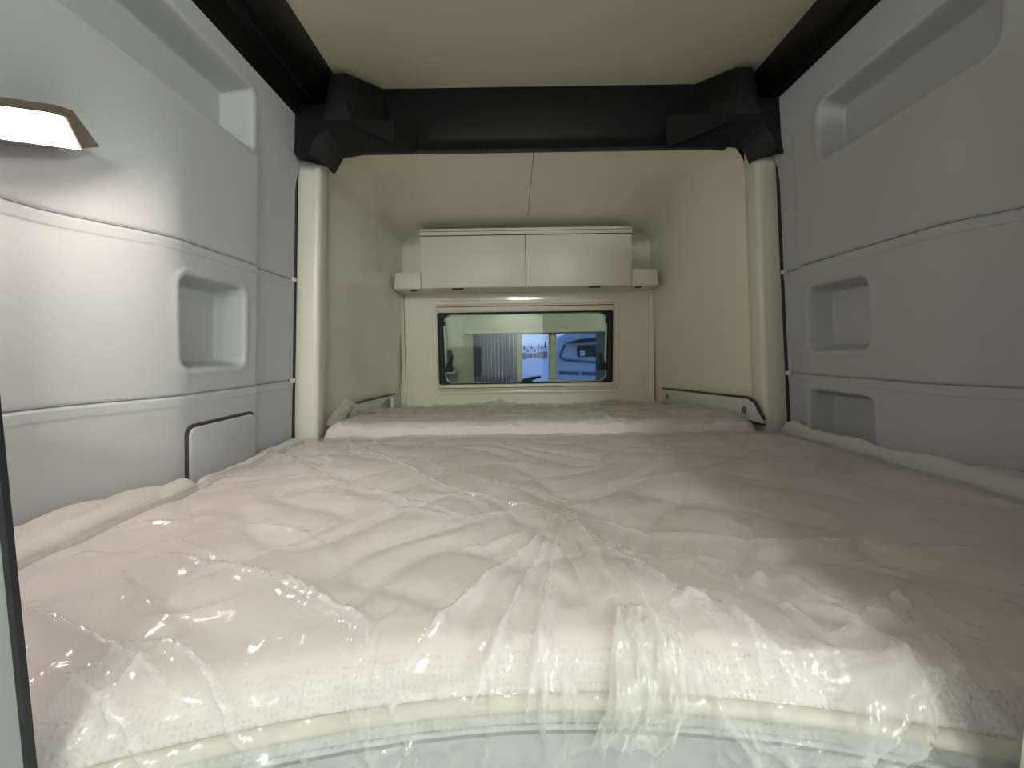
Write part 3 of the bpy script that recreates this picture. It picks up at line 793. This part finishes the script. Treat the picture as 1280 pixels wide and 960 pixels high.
o = box('curtain', (X6(744), X6(757)), (YS-.06, YS-.03), (zl, zt), M['blind']); props(o, 'narrow blue grey curtain at the right of the showroom window', 'curtain')
sc = empty('display_cabinet', (X6(560), 5.6, -.6)); props(sc, 'grey display cabinet at the left seen through the window', 'cabinet')
xa, xb = X6(550), X6(572)
box('body', (xa, xb), (5.4, 5.9), (-.6, Z6(463)), M['shelfobj'], sc)
box('top_board', (xa-.02, xb+.02), (5.38, 5.92), (Z6(463), Z6(460)), M['frame2'], sc)
box('glass_case', (xa+.03, xb-.05), (5.5, 5.8), (Z6(460), Z6(436)), M['blind'], sc, bevel=.02)
# unseen ceiling tubes, added to light the showroom wall
for k, (xx, yy) in enumerate(((-1.6, 4.3), (1.6, 4.3))):
    g = empty('fill_tube_light', (xx, yy, 3.15)); props(g, ['left', 'right'][k] + ' unseen tube light added on the showroom ceiling to light the hall', 'lamp', 'added showroom fill lights')
    box('housing', (xx-.7, xx+.7), (yy-.06, yy+.06), (3.15, 3.2), M['white'], g)
    tube('fill_tube', [(xx-.65, yy, 3.12), (xx+.65, yy, 3.12)], .025, mat('tube_glow', (.9,.9,.9), .4, emit=(.92,1,.85), estr=75), g)
# yard
yd = box('ground_yard', (-60, 60), (YS+.12, 262), (-.9, -.8), M['snow']); props(yd, 'snow covered yard beyond the showroom', 'ground', kind='structure')
xs = np.linspace(-120, 120, 60); ys = np.linspace(150, 260, 24)
X, Y = np.meshgrid(xs, ys, indexing='ij')
Z = -.9 + sm(150, 260, Y)*(5 - .06*X + 3*fbm(X*.05+4, Y*.05, 81))
hl = grid('ground_hill', np.stack([X, Y, Z], -1), M['snow']); props(hl, 'snowy hillside under the blue dusk sky', 'hill', kind='structure')
ORD = ['first', 'second', 'third', 'fourth', 'fifth', 'sixth', 'seventh', 'eighth', 'ninth']
rr = random.Random(4)
for k in range(9):
    px = 651 + 4.4*k; yy = 160 + 9.0*((k*5) % 9)
    xx = float(on(1, px, 440, yy)[0]); zz = -.9 + float(sm(150, 260, yy))*(5-.06*xx + 1.2)
    h = rr.uniform(2.5, 4.5); v = []; f = []
    for lv in range(3):
        z0 = zz + h*(.1+.27*lv); r0 = h*.26*(1-.25*lv); n = 7; base = len(v)
        v += [(xx+r0*math.cos(2*math.pi*j/n), yy+r0*math.sin(2*math.pi*j/n), z0) for j in range(n)] + [(xx, yy, z0+h*.42)]
        f += [(base+j, base+(j+1) % n, base+n) for j in range(n)] + [tuple(base+j for j in range(n))]
    o = pyd('conifer', v, f, M['conifer']); props(o, 'tiny dark conifer on the snowy hillside, %s from the left' % ORD[k], 'tree', 'conifers on the hillside')
for k in range(5):
    px = 654 + 8*k; yy = 110 + 7*((k*2) % 5)
    xx = float(on(1, px, 440, yy)[0]); wd = rr.uniform(1.6, 2.4); hh = rr.uniform(1.4, 2.2); z0 = -.8
    g = empty('house', (xx, yy, z0)); props(g, 'tiny dark house with snowy roof in the valley, %s from the left' % ORD[k], 'house', 'houses in the valley')
    box('walls', (xx-wd/2, xx+wd/2), (yy, yy+2), (z0, z0+hh), M['house'], g)
    prism('roof', [(xx-wd*.6, yy-.2, z0+hh), (xx+wd*.6, yy-.2, z0+hh), (xx, yy-.2, z0+hh+wd*.4)], (0, 2.4, 0), M['snow'], g)
# parked caravan
YC = 9.0
def C3(px, py, y=YC): return on(1, px, py, y)
cv = empty('caravan', C3(720, 480)); props(cv, 'white caravan parked in the snow outside the showroom', 'caravan')
sil = [(696,424),(700,420),(712,416),(760,410),(800,410),(800,492),(694,492),(694,455)]
prism('body', [C3(*q) for q in sil], (0, 2.2, 0), M['caravan'], cv, bevel=.05)
prism('awning_case', [C3(a, b, YC-.12) for a, b in [(706,429),(724,424),(762,421),(762,426),(724,429)]], (0, .1, 0), M['darkglass'], cv)
wnd = prism('window', [C3(a, b, YC-.04) for a, b in [(721,432),(762,430),(762,446),(722,446)]], (0, .05, 0), M['darkglass'], cv, bevel=.02)
prism('notice', [C3(a, b, YC-.06) for a, b in [(725,438),(731,438),(731,445),(725,445)]], (0, .01, 0), M['caravan'], wnd)
tube('trim_line', [C3(a, b, YC-.01) for a, b in [(706,431),(701,442),(700,447),(706,450),(744,453),(770,454)]], .03, M['caravan_trim'], cv, n=6)
prism('skirt_locker', [C3(a, b, YC-.02) for a, b in [(699,464),(724,465),(724,469),(699,468)]], (0, .05, 0), M['caravan_trim'], cv)
for px in (712, 775):
    c0 = C3(px, 480, YC+.1); disc('wheel', (c0[0], YC-.02, -.5), (0, 1, 0), .3, .2, M['rubber'], cv, n=20)
box('chassis', (C3(698, 480)[0], C3(796, 480)[0]), (YC+.1, YC+2.0), (-.5, float(C3(700, 491)[2])), M['caravan_trim'], cv)
prism('skirt_locker', [C3(a, b, YC-.02) for a, b in [(727,465),(762,466),(762,470),(727,469)]], (0, .05, 0), M['caravan_trim'], cv)
